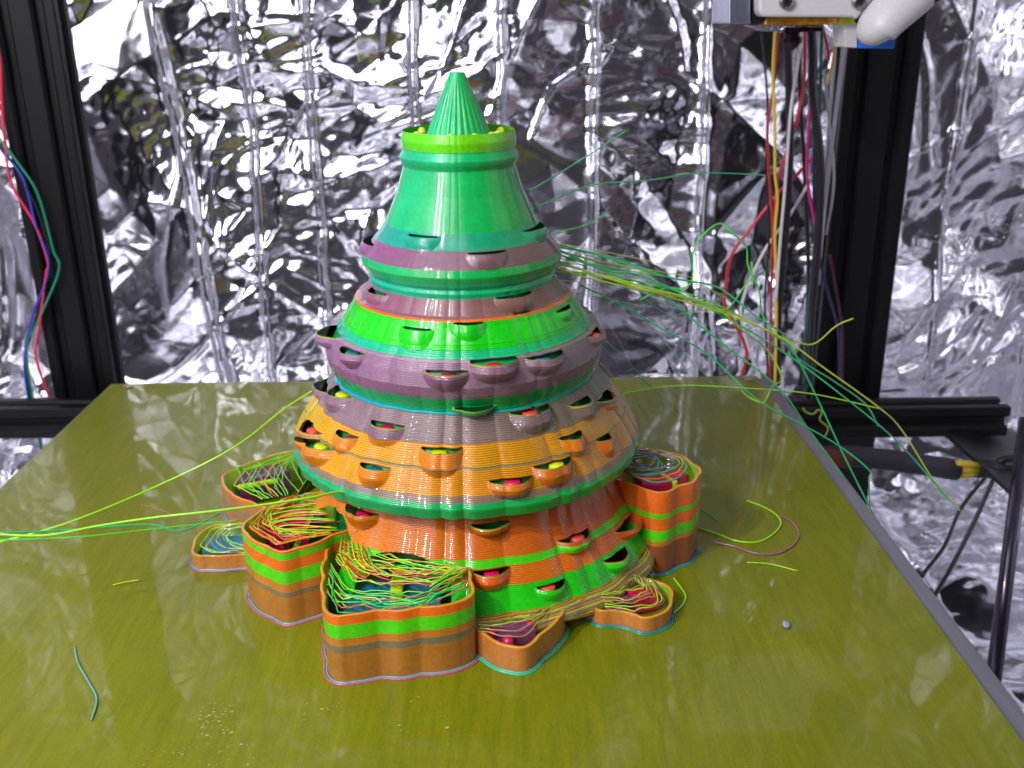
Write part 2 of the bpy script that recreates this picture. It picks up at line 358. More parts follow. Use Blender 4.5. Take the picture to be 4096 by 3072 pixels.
def shell_r(z):
    r = np.interp(z, T[:,0], T[:,1]) + scallop(th, z)
    own = np.full(NT, -1)
    for i, (t0, zt, hw, hh, _) in enumerate(POCKETS):
        if z > zt or z < zt - hh: continue
        d = (np.degrees(th) - t0 + 180) % 360 - 180
        u_ = (zt - z) / hh
        w_ = np.abs(d) / (hw * (1.08 + .10*u_))
        rt = np.interp(zt, T[:,0], T[:,1])
        dep = min(max(rt * math.radians(hw) * .62, 2.0), 4.2) 
        if zt > 78: dep *= .55
        else: dep *= 1.0
        pw = 1.2 if zt > 78 else 1.1
        ins = np.clip(1 - np.minimum(w_, 1)**2.0 - .97*u_**1.9, 0, 1)
        rp = r + dep * ins**pw * (1 + .18*math.sin(u_*math.pi))
        mk = (w_ < 1) & (rp > r + .12)
        r = np.where(mk, rp, r); own[mk] = i
    return r, own
def mixc(a, b_, k): return np.array(a)*(1-k)+np.array(b_)*k
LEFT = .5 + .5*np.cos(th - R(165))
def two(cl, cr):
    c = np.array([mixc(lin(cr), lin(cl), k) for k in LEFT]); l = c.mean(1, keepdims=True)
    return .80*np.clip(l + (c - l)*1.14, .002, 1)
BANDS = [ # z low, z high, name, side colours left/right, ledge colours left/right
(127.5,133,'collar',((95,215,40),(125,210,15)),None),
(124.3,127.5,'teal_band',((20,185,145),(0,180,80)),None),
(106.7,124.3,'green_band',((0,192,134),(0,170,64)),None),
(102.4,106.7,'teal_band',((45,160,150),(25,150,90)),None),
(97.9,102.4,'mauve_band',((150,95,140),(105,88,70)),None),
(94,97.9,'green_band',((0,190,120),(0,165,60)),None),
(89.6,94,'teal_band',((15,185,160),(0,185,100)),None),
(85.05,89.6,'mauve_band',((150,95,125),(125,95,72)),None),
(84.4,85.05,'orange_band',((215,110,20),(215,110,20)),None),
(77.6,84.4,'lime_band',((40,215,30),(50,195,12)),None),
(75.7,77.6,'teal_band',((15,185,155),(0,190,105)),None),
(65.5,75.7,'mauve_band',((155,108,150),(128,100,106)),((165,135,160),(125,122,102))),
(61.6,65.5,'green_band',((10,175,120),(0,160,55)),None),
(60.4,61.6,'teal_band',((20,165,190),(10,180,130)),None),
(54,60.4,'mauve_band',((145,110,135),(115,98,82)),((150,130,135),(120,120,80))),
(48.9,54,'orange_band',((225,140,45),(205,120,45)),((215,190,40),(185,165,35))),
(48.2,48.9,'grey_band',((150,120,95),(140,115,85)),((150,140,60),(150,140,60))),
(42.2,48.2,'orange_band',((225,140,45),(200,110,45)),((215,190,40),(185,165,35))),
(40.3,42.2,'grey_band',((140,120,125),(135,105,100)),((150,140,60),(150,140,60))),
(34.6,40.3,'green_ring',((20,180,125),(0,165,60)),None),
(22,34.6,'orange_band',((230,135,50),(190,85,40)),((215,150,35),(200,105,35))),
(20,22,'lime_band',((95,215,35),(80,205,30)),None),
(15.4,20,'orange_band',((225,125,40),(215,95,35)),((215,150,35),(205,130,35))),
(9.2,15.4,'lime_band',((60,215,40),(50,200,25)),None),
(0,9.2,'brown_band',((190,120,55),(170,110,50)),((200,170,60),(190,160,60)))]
zs = np.arange(79.0, 6.5, -LH); zup = np.arange(132.4, 79.05, -.3)
LOBE_CUTS = [(238,267,22.6),(209,231,27.5),(178,206,30)]    # skirt edge rises over the open base lobes
rows = []; rowz = []; owns = []; kinds = []; lidx = []
for q, z0 in enumerate(zup):
    r, own = shell_r(z0); rows.append(r); rowz.append(z0); owns.append(own); kinds.append(1); lidx.append(q)
for z0 in zs:
    zc = z0 - LH/2
    r, own = shell_r(zc)
    steep = 0.05
    bd = .035 if 34 < zc < 61 else .015
    rows += [r - bd, r + .0, r - bd]; rowz += [z0 - .02, zc, z0 - LH + .02]; owns += [own]*3; kinds += [1, 1, 0]; lidx += [len(lidx)]*3
rows = np.array(rows); rowz = np.array(rowz); owns = np.array(owns); NR = len(rowz)
V = np.stack([CX + rows/1000*np.cos(th), CY + rows/1000*np.sin(th), np.repeat(rowz[:,None], NT, 1)/1000], -1).reshape(-1, 3)
ii, jj = np.meshgrid(np.arange(NR-1), np.arange(NT), indexing='ij')
jn = (jj+1) % NT
FQ = np.stack([ii*NT+jj, (ii+1)*NT+jj, (ii+1)*NT+jn, ii*NT+jn], -1)
ledge = np.array(kinds[:-1]) == 0; upper = np.arange(NR-1) < len(zup)
zmid = (rowz[:-1] + rowz[1:]) / 2
fown = np.where(owns[1:] >= 0, owns[1:], owns[:-1]); fown = np.where((fown[:, :] >= 0), fown, -1)
jump = np.abs(rows[1:] - rows[:-1]); jump = np.maximum(jump, np.roll(jump, -1, 1))
keep = np.ones((NR-1, NT), bool)
opening = (ledge | upper)[:, None] & ((rows[1:] - rows[:-1]) > .7) & (owns[1:] >= 0)
keep &= ~opening
deg = np.degrees(th)
for (a0, a1, zt) in LOBE_CUTS:
    t_ = (deg - a0) / (a1 - a0); ins = (t_ > 0) & (t_ < 1)
    edge = zt - 4.5 * np.abs(2*t_ - 1) ** 2.5 + (t_ - .5)*(-1.0)
    keep &= ~(ins[None, :] & (zmid[:, None] < edge[None, :]))
band_of = np.zeros(NR-1, int)
for bi, (zl, zh, *_) in enumerate(BANDS): band_of[(zmid >= zl) & (zmid < zh)] = bi
colr = np.zeros((NR-1, NT, 3), np.float32)
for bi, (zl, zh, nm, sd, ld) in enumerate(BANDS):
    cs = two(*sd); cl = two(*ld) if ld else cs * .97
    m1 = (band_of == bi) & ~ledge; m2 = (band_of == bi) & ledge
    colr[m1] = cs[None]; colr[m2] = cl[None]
jit = 1 + .035*(nr.rand(NR+5) - .5)
colr *= jit[np.array(lidx[:-1])][:, None, None]
# pockets are printed a little more solid: no pale ledges on them, and a pale lip at the top
for i, (t0, zt, hw, hh, cc) in enumerate(POCKETS):
    m_ = (fown == i)
    if not m_.any(): continue
    for bi in np.unique(band_of[m_.any(1)]):
        if zt < 78: colr[m_ & (zmid > zt - .34)[:, None]] = np.array(lin((150, 150, 45)))
        sd = BANDS[bi][3]; cs = two(*sd)
        rr2 = m_ & (band_of == bi)[:, None] & ((zmid <= zt - .34) | (zt > 78))[:, None]
        colr[rr2] = np.broadcast_to(cs[None], colr.shape)[rr2]
def sub(mask, name):
    f = FQ[mask]; c = colr[mask]
    uq, inv = np.unique(f, return_inverse=True)
    me = mesh_np(name, V[uq] - np.array((CX, CY, 0)), inv.reshape(f.shape), True, c)
    return link(name, me, tower, [M_fil])
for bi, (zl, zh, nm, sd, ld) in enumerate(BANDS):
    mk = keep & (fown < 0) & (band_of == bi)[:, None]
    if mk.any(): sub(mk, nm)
COLS = {'y': P_yel, 'p': P_pink, 'r': P_red, 't': P_teal}
def local(o): o.matrix_parent_inverse = Matrix.Identity(4); return o
def rb(z): return float(np.interp(z, T[:,0], T[:,1]))
for i, (t0, zt, hw, hh, cc) in enumerate(POCKETS):
    mk = keep & (fown == i)
    if not mk.any(): continue
    po = sub(mk, 'pocket')
    if cc:
        rt = rb(zt) - .1; a = R(t0 + rnd.uniform(-.15, .3)*hw)
        s = MB(); x, y = rt/1000*math.cos(a), rt/1000*math.sin(a); rr = .0020 + .0003*hw/8
        zz = [zt-4, zt-1.6, zt-1.2, zt-1.0, zt-.95]; rs_ = [rr, rr, rr*.98, rr*.9, rr*.1]
        s.tube([(x, y, q/1000) for q in zz], rs_, 14); s.build('column', COLS[cc], po, smooth=True)
# liner seen through the openings
s = MB(); zz = np.linspace(6, 131, 60); n = 160
vs = [((rb(z)-2.3 if z < 120 else rb(z)-1.6)/1000*math.cos(2*math.pi*k/n) if z > 34 else (rb(z)-3)/1000*math.cos(2*math.pi*k/n),
       (rb(z)-2.3 if z < 120 else rb(z)-1.6)/1000*math.sin(2*math.pi*k/n) if z > 34 else (rb(z)-3)/1000*math.sin(2*math.pi*k/n), z/1000) for z in zz for k in range(n)]
def linr(z): return min(rb(z + d) for d in (-1.8, -.9, 0, .9, 1.8)) - 1.3
vs = [(linr(z)/1000*math.cos(2*math.pi*k/n), linr(z)/1000*math.sin(2*math.pi*k/n), z/1000) for z in zz if z > 31 for k in range(n)]
nz_ = sum(1 for z in zz if z > 31)
s.add(vs, [(i*n+k, i*n+(k+1) % n, (i+1)*n+(k+1) % n, (i+1)*n+k) for i in range(nz_-1) for k in range(n)] + [tuple((nz_-1)*n+k for k in range(n))])
s.build('inner_wall', P_dkgreen, tower, smooth=True)
s = MB(); n = 90
zz = [0, 10, 20, 30.5]; rad = [44, 44, 44, 44]
s.add([(r_/1000*math.cos(2*math.pi*k/n), r_/1000*math.sin(2*math.pi*k/n), z/1000) for z, r_ in zip(zz, rad) for k in range(n)],
      [(i*n+k, i*n+(k+1) % n, (i+1)*n+(k+1) % n, (i+1)*n+k) for i in range(3) for k in range(n)])
s.build('inner_foot', P_dkgreen, tower, smooth=True)
# spire
n = 240; zz = np.arange(127.5, 148, .4); vs = []; cs = []
for z in zz:
    r0 = np.interp(z, [127.5, 133, 147.9], [10.3, 8.3, 2.1]) ; k_ = np.clip((146-z)/10, 0, 1)
    for kk in range(n):
        t_ = 2*math.pi*kk/n; r_ = r0 + .38*k_*(abs(math.sin(t_*14)) - .6) + .02*math.sin(z*15)
        vs.append((r_/1000*math.cos(t_), r_/1000*math.sin(t_), z/1000))
nz_ = len(zz); idx = np.arange(nz_*n).reshape(nz_, n)
fq = np.stack([idx[:-1], np.roll(idx[:-1], -1, 1), np.roll(idx[1:], -1, 1), idx[1:]], -1).reshape(-1, 4)
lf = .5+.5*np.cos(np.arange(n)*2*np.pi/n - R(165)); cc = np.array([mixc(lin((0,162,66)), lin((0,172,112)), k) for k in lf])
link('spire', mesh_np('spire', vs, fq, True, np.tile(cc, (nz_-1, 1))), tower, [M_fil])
s = MB(); s.add([(2.05/1000*math.cos(2*math.pi*k/32), 2.05/1000*math.sin(2*math.pi*k/32), .1478) for k in range(32)], [tuple(range(32))]); s.build('spire_tip', P_sea, tower)
for a in (205, 262, 292, 318, 330, 20, 80, 150):
    s = MB(); x, y = .0128*math.cos(R(a)), .0128*math.sin(R(a))
    s.tube([(x, y, q) for q in (.124, .1308, .1318, .1323, .1324)], [.0013, .0013, .0011, .0006, .0001], 12); s.build('rim_bead', P_yel, tower, smooth=True)

# ------------------------------------------------------------------ open lobes around the foot
def catclosed(P, n=10): return spline([(p[0], p[1], 0) for p in P], n, True)
def resample(P, step):
    P = [Vector((p[0], p[1])) for p in P]; P.append(P[0]); L = [0]
    for i in range(len(P)-1): L.append(L[-1] + (P[i+1]-P[i]).length)
    n = int(L[-1]/step); out = []; j = 0
    for i in range(n):
        d = L[-1]*i/n
        while L[j+1] < d: j += 1
        t = (d-L[j])/max(1e-9, L[j+1]-L[j]); out.append(P[j].lerp(P[j+1], t))
    return out
def normals(P):
    n = len(P); out = []
    area = sum(P[i].x*P[(i+1) % n].y - P[(i+1) % n].x*P[i].y for i in range(n))
    for i in range(n):
        t = P[(i+2) % n] - P[i-2]; nn = Vector((t.y, -t.x)).normalized()
        out.append(nn if area > 0 else -nn)
    return out
def zsel(z, bands):
    for zl, c in bands:
        if z >= zl: return c
    return bands[-1][1]
OR = (228, 105, 25); OG = (75, 205, 15); OB = (188, 118, 36); BR = (168, 108, 38); GR = (118, 108, 80)
def lobe(label, h, rim, bands, close=True, brim=(P_seateal, P_rose), rip=0, layer=.4):
    pts = [onz(x, y, h/1000) - Vector((CX, CY, h/1000)) for x, y in rim]
    P = [(p.x, p.y) for p in pts]
    if close:
        a, b_ = Vector(P[-1]), Vector(P[0])
        P += [tuple(a * (.040/max(a.length, .041))), tuple(b_ * (.040/max(b_.length, .041)))]
    P = resample(catclosed(P), .0006); nn = normals(P); n = len(P)
    cen = sum((Vector(p) for p in P), Vector((0, 0)))/n
    root = empty('base_lobe', (0, 0, 0)); root.parent = tower; root.location = (cen.x, cen.y, 0); root['label'] = label
    bpy.context.view_layer.update()
    off = np.array([(.42*abs(math.sin(i*.0006/.0034+.6*math.sin(i*.02))) + .03*math.sin(i*.31)) for i in range(n)]) / 1000 * (1+rip)
    zz = []; z = 0.3
    while z < h: zz.append(z); z += layer
    R_ = []; Z_ = []
    for z in zz:
        R_ += [0, .05, .0]; Z_ += [z+.02, z+layer/2, z+layer-.02]
    P_ = np.array([(p.x, p.y) for p in P]); N_ = np.array([(q.x, q.y) for q in nn]); c2 = np.array((cen.x, cen.y))
    vo = []
    for dz, zq in zip(R_, Z_):
        xy = P_ + N_ * (off + dz/1000)[:, None] - c2; vo.append(np.concatenate([xy, np.full((n, 1), zq/1000)], 1))
    th_ = .00085
    for zq in (Z_[-1], max(0, Z_[-1]-14), 0):
        xy = P_ + N_ * (off - th_)[:, None] - c2; vo.append(np.concatenate([xy, np.full((n, 1), zq/1000)], 1))
    nr_ = len(vo); Vv = np.concatenate(vo); idx = np.arange(nr_*n).reshape(nr_, n)
    fq = np.stack([idx[:-1], np.roll(idx[:-1], -1, 1), np.roll(idx[1:], -1, 1), idx[1:]], -1)
    col = np.zeros((nr_-1, n, 3))
    for i in range(nr_-1):
        if i >= len(Z_)-1: c = (205, 140, 25) if i == len(Z_)-1 else (120, 150, 20)
        else:
            c = zsel((Z_[i]+Z_[i+1])/2, bands)
        j_ = 1 + .10*(rnd.random()-.5) if i % 3 == 0 else 1
        col[i] = np.array(lin(c)) * j_
    link('wall', mesh_np('wall', Vv, fq.reshape(-1, 4), True, col.reshape(-1, 3)), root, [M_fil])
    for k_, (o_, z_, mt) in enumerate(((.00035, .0003, brim[0]), (.00095, .00015, brim[1]))):
        s = MB(); i0, i1 = (0, n) if k_ == 0 else (0, int(n*.62))
        pl = [(P_[i % n][0]+N_[i % n][0]*(off[i % n]+o_)-c2[0], P_[i % n][1]+N_[i % n][1]*(off[i % n]+o_)-c2[1], z_) for i in range(i0, i1, 2)]
        s.tube(pl, .00030, 6); s.build('brim_line', mt, root, smooth=True)
    return root, [Vector(p) for p in P], cen, nn
def block(root, cen, x, y, z0, z1, w_, d_, rot, mt, name='infill_block'):
    s = MB(); c, q = math.cos(R(rot)), math.sin(R(rot))
    pl = [(x-cen.x + (a*c-b_*q)*.001, y-cen.y + (a*q+b_*c)*.001) for a, b_ in ((-w_/2,-d_/2),(w_/2,-d_/2),(w_/2,d_/2),(-w_/2,d_/2))]
    s.prism(pl, z0/1000, z1/1000); return s.build(name, mt, root, bevel=.0006)
def loc(x, y, z): p = onz(x, y, z/1000); return p.x-CX, p.y-CY
def strand(root, cen, pts, mt, r=.00019, name='sagging_strand'):
    s = MB(); s.tube([(p[0]-cen.x, p[1]-cen.y, p[2]) for p in pts], r*1.0, 5); return s.build(name, mt, root, smooth=True)
def jog(pts, amt, r_=rnd):
    return [Vector(p) + Vector((r_.gauss(0, amt), r_.gauss(0, amt), r_.gauss(0, amt*.8))) for p in pts]
SM = [P_lime, P_red, P_green, P_yel, P_orange, P_lime, P_red]
def web(root, cen, back, front, n, z_back, z_front, mats, sag=.002, amt=.0006, s0=0., s1=1., rad=.00019):
    """strands stretched over an open lobe: each one lies between the skirt edge and the rim"""
    bk = [Vector((*loc(x, y, z_back), z_back/1000)) for x, y in back]; fr = [Vector((*loc(x, y, z_front), z_front/1000)) for x, y in front]
    m_ = 14
    def samp(P, t):
        Ls = [0]
        for i in range(len(P)-1): Ls.append(Ls[-1]+(P[i+1]-P[i]).length)
        d = t*Ls[-1]; j = 0
        while j < len(P)-2 and Ls[j+1] < d: j += 1
        return P[j].lerp(P[j+1], (d-Ls[j])/max(1e-9, Ls[j+1]-Ls[j]))
    for k_ in range(n):
        s_ = s0 + (s1-s0)*((k_+rnd.random()*.6)/n)
        a0 = rnd.random()*.02; a1 = 1-rnd.random()*.02; kink = rnd.uniform(.2, .8); ka = rnd.gauss(0, .0016)
        pts = []
        for i in range(m_+1):
            t = a0+(a1-a0)*i/m_
            p = samp(bk, t).lerp(samp(fr, t), s_)
            p.z -= sag*math.sin(math.pi*t)*(.5+rnd.random()*.2)
            p += Vector((0, 1, 0))*ka*max(0, 1-abs(t-kink)*4)
            pts.append(p)
        pts = [pts[0]] + jog(pts[1:-1], amt) + [pts[-1]]
        strand(root, cen, spline(pts, 2), mats[k_ % len(mats)], rad*rnd.uniform(.8, 1.15))

A_bands = [(17.6, OR), (13.5, OG), (11.2, OB), (9.2, GR), (0, BR)]
A, PA, cA, _ = lobe('large front lobe, orange and green above brown, open top over teal blocks', 20.1,
    [(338,541),(327,552),(323,570),(323,590),(325.5,608),(334,616.5),(350,614.5),(383,610.5),(400,610.5),(419,608),(445,605),(463,601),(472,592),(471,578),(467,566)], A_bands, rip=.6)
x, y = loc(393, 585, 12); block(A, cA, x, y-.002, .3, 10.5, 27, 16, 4, P_blueteal)
x, y = loc(398, 572, 13); block(A, cA, x, y, .3, 13.5, 3.6, 21, 3, P_yel, 'infill_bar')
x, y = loc(360, 562, 13); block(A, cA, x, y+.001, .3, 13.2, 14, 3.4, 2, P_yel, 'infill_bar')
x, y = loc(438, 560, 13); block(A, cA, x, y+.001, .3, 13.2, 14, 3.4, 8, P_yel, 'infill_bar')
x, y = loc(390, 550, 10); block(A, cA, x, y, .3, 9.5, 26, 9, 4, P_teal)
web(A, cA, [(342,537),(372,547),(405,556),(440,563),(468,567)], [(330,575),(345,600),(385,602),(430,598),(466,575)], 15, 21.6, 20.3, SM, .0014, .0004, 0, .46)
web(A, cA, [(342,537),(372,547),(405,556),(440,563),(468,567)], [(330,575),(345,600),(385,602),(430,598),(466,575)], 4, 21.2, 20.3, [P_red, P_lime], .002, .0004, .45, .62)
web(A, cA, [(330,562),(345,584),(385,592),(425,590),(464,572)], [(326,592),(336,610),(383,606),(425,604),(470,588)], 10, 21.0, 20.4, [P_lime, P_green, P_green, P_red, P_sea], .0018, .0005)
for q in range(8):
    x0, y0 = loc(341+q*3.6, 537+q*1.2, 22); x1, y1 = loc(341+q*4.6, 556+q*1.5, 20.5); x2, y2 = loc(346+q*6.4, 566+q*1.4, 20)
    strand(A, cA, spline(jog([(x0, y0, .0222), (x1, y1, .0212), (x2, y2, .0205)], .0002), 3), SM[q % 5])
for q in range(8):
    x0, y0 = loc(444+q*3, 562+q*.6, 21.5); x1, y1 = loc(452-q*3.3, 572+q*2, 20.5)
    strand(A, cA, spline(jog([(x0, y0, .0215), ((x0+x1)/2, (y0+y1)/2, .0209), (x1, y1, .0203)], .0002), 5), [P_green, P_lime][q % 2])

B_bands = [(22.6, OR), (20.7, OG), (17.2, OR), (13.0, OG), (10.2, OB), (8.8, GR), (0, BR)]
B, PB, cB, _ = lobe('tall left lobe with two green stripes in orange, magenta block inside', 23.3,
    [(303,495),(281,501),(260,512),(246,522),(245,533),(259,543),(277.5,551),(292.5,550),(318,542),(336,534)], B_bands, rip=.4)
x, y = loc(275, 533, 14); block(B, cB, x, y, .3, 19, 9, 7, -10, P_pink)
x, y = loc(298, 530, 14); block(B, cB, x, y, .3, 20, 7, 5, 5, P_pink)
x, y = loc(300, 518, 14); block(B, cB, x, y, .3, 17, 14, 9, 8, P_teal)
x, y = loc(286, 536, 14); block(B, cB, x, y, .3, 19.5, 1.6, 1.6, 8, P_blueteal, 'infill_bar')
for k_ in range(0, 16):
    pp = [(325+.8*k_, 498+2.1*k_), (300-.5*k_, 501+2.0*k_), (272+.3*k_, 509+1.6*k_), (262+1.6*k_+rnd.gauss(0,3), 518+1.2*k_), (285+2*k_, 532+.4*k_)][:5 if k_ % 2 else 4]
    zs_ = [25.5-.12*k_, 24.3, 23.9, 23.6, 23.5]
    P_b = [Vector((*loc(x, y, z), z/1000)) for (x, y), z in zip(pp, zs_)]
    strand(B, cB, spline(jog(P_b, .0007), 4), [P_lime, P_red, P_yel, P_orange, P_lime][k_ % 5])
web(B, cB, [(300,496),(275,508),(262,522),(285,534),(330,530)], [(300,494),(262,508),(248,526),(275,546),(334,534)], 7, 23.6, 23.5, [P_orange, P_lime, P_red], .0006, .0003)

C, PC, cC, _ = lobe('low far left lobe, brown with teal inside and a pink brim', 5.0,
    [(262,524),(247,523),(220,524),(205,529),(195,540),(192.5,551),(198,555.5),(205,556),(225,555.5),(250,554),(262,552)], [(4.6, OB), (0, (188,120,50))], brim=(P_seateal, P_mauve))
x, y = loc(228, 542, 3.6); block(C, cC, x, y, .3, 3.6, 15, 9, 2, P_blueteal)
web(C, cC, [(256,524),(236,527),(226,534),(240,544),(262,548)], [(256,522),(212,527),(197,545),(208,553),(262,553)], 9, 6.5, 5.4, [P_lime, P_seateal, P_yel, P_mauve], .0008, .00018)

D, PD, cD, _ = lobe('back left lobe, brown, filled with plum block and green threads', 12.0,
    [(303,449),(294,451),(280.5,453.5),(258,460.5),(233,470),(222,478),(226,489),(236,497),(252,503),(272,508)], [(11.5, OR), (7.4, (172,115,75)), (6.0, (140,120,105)), (0, (172,115,75))], brim=(P_seateal, P_rose))
x, y = loc(262, 473, 9); block(D, cD, x, y, .3, 9.5, 18, 9, 30, P_plum)
x, y = loc(258, 484, 9); block(D, cD, x, y, 8.2, 9.9, 14, 2.0, 22, P_yel, 'infill_bar')
web(D, cD, [(303,452),(290,462),(284,478),(290,495)], [(290,453),(245,466),(232,484),(262,500)], 9, 15, 12.4, [P_green, P_lime, P_green, P_yel, P_red], .001, .00025)
for q in range(0, 14, 2):
    x0, y0 = loc(236+q*4.2, 468-q*1.2, 12.4); x1, y1 = loc(252+q*4.4, 492-q*.2, 12.6)
    strand(D, cD, spline(jog([(x0, y0, .0124), ((x0+x1)/2, (y0+y1)/2, .0118), (x1, y1, .0127)], .0007), 5), [P_green, P_lime, P_green, P_sea][q % 4])

E_, PE, cE, _ = lobe('low front lobe beside the large one, brown with a purple block inside', 7.8,
    [(468,615),(472,624),(479,631),(490,638),(502,644),(515.5,647.5),(528,645.5),(542,634),(555,622),(563,612),(560,600)], [(7.3, (200,125,50)), (0, (185,115,48))], brim=(P_seateal, P_sea))
x, y = loc(514, 629, 6); block(E_, cE, x, y, .3, 7, 10, 8, 24, P_plum)
for px_, py_ in ((492, 630), (530, 624), (508, 640)):
    x, y = loc(px_, py_, 6.5); s = MB(); s.tube([(x-cE.x, y-cE.y, q) for q in (.0003, .0066, .0072, .0074)], [.0015, .0015, .001, .0001], 14); s.build('column', P_pink, E_, smooth=True)
web(E_, cE, [(476,622),(500,617),(530,610),(558,600)], [(480,632),(500,636),(520,636),(560,606)], 5, 9.5, 8.2, [P_khaki, P_lime, P_mauve, P_khaki], .001, .0002)

F_, PF, cF, _ = lobe('low right lobe, brown with magenta block and loose olive threads', 4.9,
    [(592,606),(602,610.5),(613,610.5),(633,614),(643.5,617.5),(656,616.5),(666,611),(672,601),(671,590),(660,582),(640,578),(620,580)], [(4.5, (200,130,50)), (0, (188,118,50))], brim=(P_blueteal, P_dkgreen))
x, y = loc(644, 596, 4); block(F_, cF, x, y, .3, 5.5, 8, 6, 20, P_pink)
x, y = loc(625, 600, 4); block(F_, cF, x, y, .3, 4.5, 6, 4, 20, P_plum)
web(F_, cF, [(600,592),(620,590),(640,584),(632,574)], [(604,609),(640,614),(668,602),(655,580)], 9, 8.5, 5.3, [P_khaki, P_lime, P_yel, P_mauve, P_khaki], .0008, .0002)

G, PG, cG, _ = lobe('tallest right lobe, orange with green stripes and a coil of teal thread on top', 28.0,
    [(600,472),(616,480),(636,485.5),(651,492),(666,492),(681,486),(694,481),(700,471),(693,464),(681,456),(666,452),(651,450),(636,451.5),(615,460)],
    [(20.9, OR), (19.3, OG), (15.2, OR), (11.6, OG), (9.8, OB), (0, (140,72,38))], close=False, brim=(P_blueteal, P_dkgreen), rip=.5)
x, y = loc(655, 476, 26); block(G, cG, x, y, .3, 25.5, 11, 9, 10, P_pink)
x, y = loc(676, 470, 26); block(G, cG, x, y, .3, 25, 6, 5, 30, P_pink)
x, y = loc(668, 476, 26); block(G, cG, x, y, .3, 25.8, 2, 8, 30, P_yel, 'infill_bar')
for q in range(9):
    pts = []
    cx_, cy_ = loc(651-q*1.2, 468, 28)
    for k_ in range(40):
        a = 2*math.pi*k_/36 + q; rr = (.0105 - q*.001) * (1+.08*math.sin(3*a+q) + rnd.gauss(0, .02))
        pts.append((cx_ + rr*1.05*math.cos(a), cy_ + rr*.95*math.sin(a), .0284+.0012*(q % 4)*.6 + .0006*math.sin(2*a+q)))
    strand(G, cG, pts, [P_seateal, P_sea, P_seateal, P_mauve][q % 4] if q != 1 else P_orange, .00026, 'coiled_thread')

# threads hanging under the skirt
for q in range(17):
    f_ = q/16; r0 = 60.5 + 2.4*math.sin(f_*2.2) ; z0 = 8.6 - f_*4.6
    a0, a1 = 270 - rnd.random()*3 + f_*3, 346 - f_*16
    pts = []; nk = 46
    for k_ in range(nk+1):
        a = a0+(a1-a0)*k_/nk
        sc = abs(math.sin(R(a)*19/1.0*.5))
        rr = r0 + 1.2*sc - .8 + rnd.gauss(0, .03); pts.append((rr/1000*math.cos(R(a)), rr/1000*math.sin(R(a)), (z0 + .9*sc*f_ - 1.4*f_*math.sin(math.pi*((a-a0)/25 % 1)) + rnd.gauss(0, .03))/1000))
    s = MB(); s.tube(pts, .00027, 5); s.build('hanging_thread', [P_khaki, P_brown, P_lime, P_khaki, P_mauve][q % 5], tower, smooth=True)

# long stray threads drawn out of the tower
def thread(px, Y0, Y1, mt, r=.00024, parent=tower, name='stray_thread', n=8):
    N_ = len(px); P = [ony(x, y, Y0+(Y1-Y0)*i/(N_-1)) + (Vector((rnd.gauss(0, .0005), rnd.gauss(0, .002), rnd.gauss(0, .0005))) if 0 < i < N_-1 else Vector()) for i, (x, y) in enumerate(px)]
    s = MB(); s.tube([p - Vector((CX, CY, 0)) for p in spline(P, n)], r, 6); return s.build(name, mt, parent, smooth=True)
TH = [
([(556,272),(600,275.5),(659,289),(710,305),(741,328),(768.5,354),(778,375),(774,391),(762.6,400),(749,397),(741,390)], .29,.36,P_lime,.0003),
([(556,268),(600,279),(682,295),(737,314.6),(776,334),(796,344),(815.5,344),(839,332),(853,318.6)], .29,.36,P_yel,.0003),
([(556,262),(600,274),(660,293),(727,314.6),(782,338),(825,363.6),(880,408.7),(901.7,434),(933,477),(960,510.5)], .29,.36,P_yel,.0003),
([(560,262),(610,277),(659,295),(717.5,338),(776,385),(811.6,430),(845,477),(870,516)], .30,.34,P_sea,.0003),
([(560,245),(610,258),(668.6,273.5),(717.5,289),(753,309),(780,334),(796,356),(835,383),(864.5,406.7),(878,426)], .30,.36,P_sea,.0003),
([(560,255),(610,270),(649,281),(737,320.5),(786,354),(825,383),(878,425),(913.5,459.6),(948.7,500.7)], .30,.35,P_sea,.0003),
([(580,285),(620,305),(659,326),(710,356),(757,397),(807.7,426),(843,452),(864.5,467.5),(871,481),(870,512.5)], .31,.34,P_sea,.0003),
([(778,336),(788,344),(815.5,397),(845,457.7),(886,540)], .335,.33,P_sea,.0003),
([(560,250),(620,276),(700,300),(757,325),(788,344)], .30,.335,P_green,.00026),
([(605,402),(621.5,397),(678,388),(741,389),(815.5,399),(880,408.7)], .30,.33,P_lime,.00022),
([(640,300),(655,294),(668,290),(680,288),(690,278.6),(695,249.6),(704,231.6),(718.7,227),(733,235),(744,249.6),(751,264),(757,290),(762.6,316.6),(776,332),(788,344)], .31,.345,P_green,.00028),
([(690,303),(715.6,309),(729,305),(745,293),(753,275),(752,262)], .32,.34,P_green,.00026),
([(528,192),(575,163),(628,129.5)], .30,.36,P_sea,.00024),
([(535,208),(590,187),(650,178),(700,175),(765,175)], .30,.40,P_sea,.00024),
([(552,232),(580,225),(610,212)], .30,.33,P_green,.0002),
([(556,250),(600,262),(650,272)], .30,.33,P_lime,.0002),
([(560,258),(620,270),(690,284),(730,300)], .30,.34,P_lime,.0002),
([(0,542),(78,514.5),(157,487),(235,446),(284,412.6),(317,388)], .24,.30,P_lime,.0003),
([(0,534.5),(49,531),(98,525),(157,517),(215.5,505.6),(264.5,500.7),(313.5,496),(341,497.5),(360,508)], .22,.245,P_lime,.00034),
([(0,533),(60,530),(145,523),(190,517),(221,512.5)], .23,.27,P_sea,.00026),
([(0,540),(80,533),(160,524),(240,520)], .235,.26,P_green,.00018)]
for px, a, b_, mt, r in TH: thread(px, a, b_, mt, r)
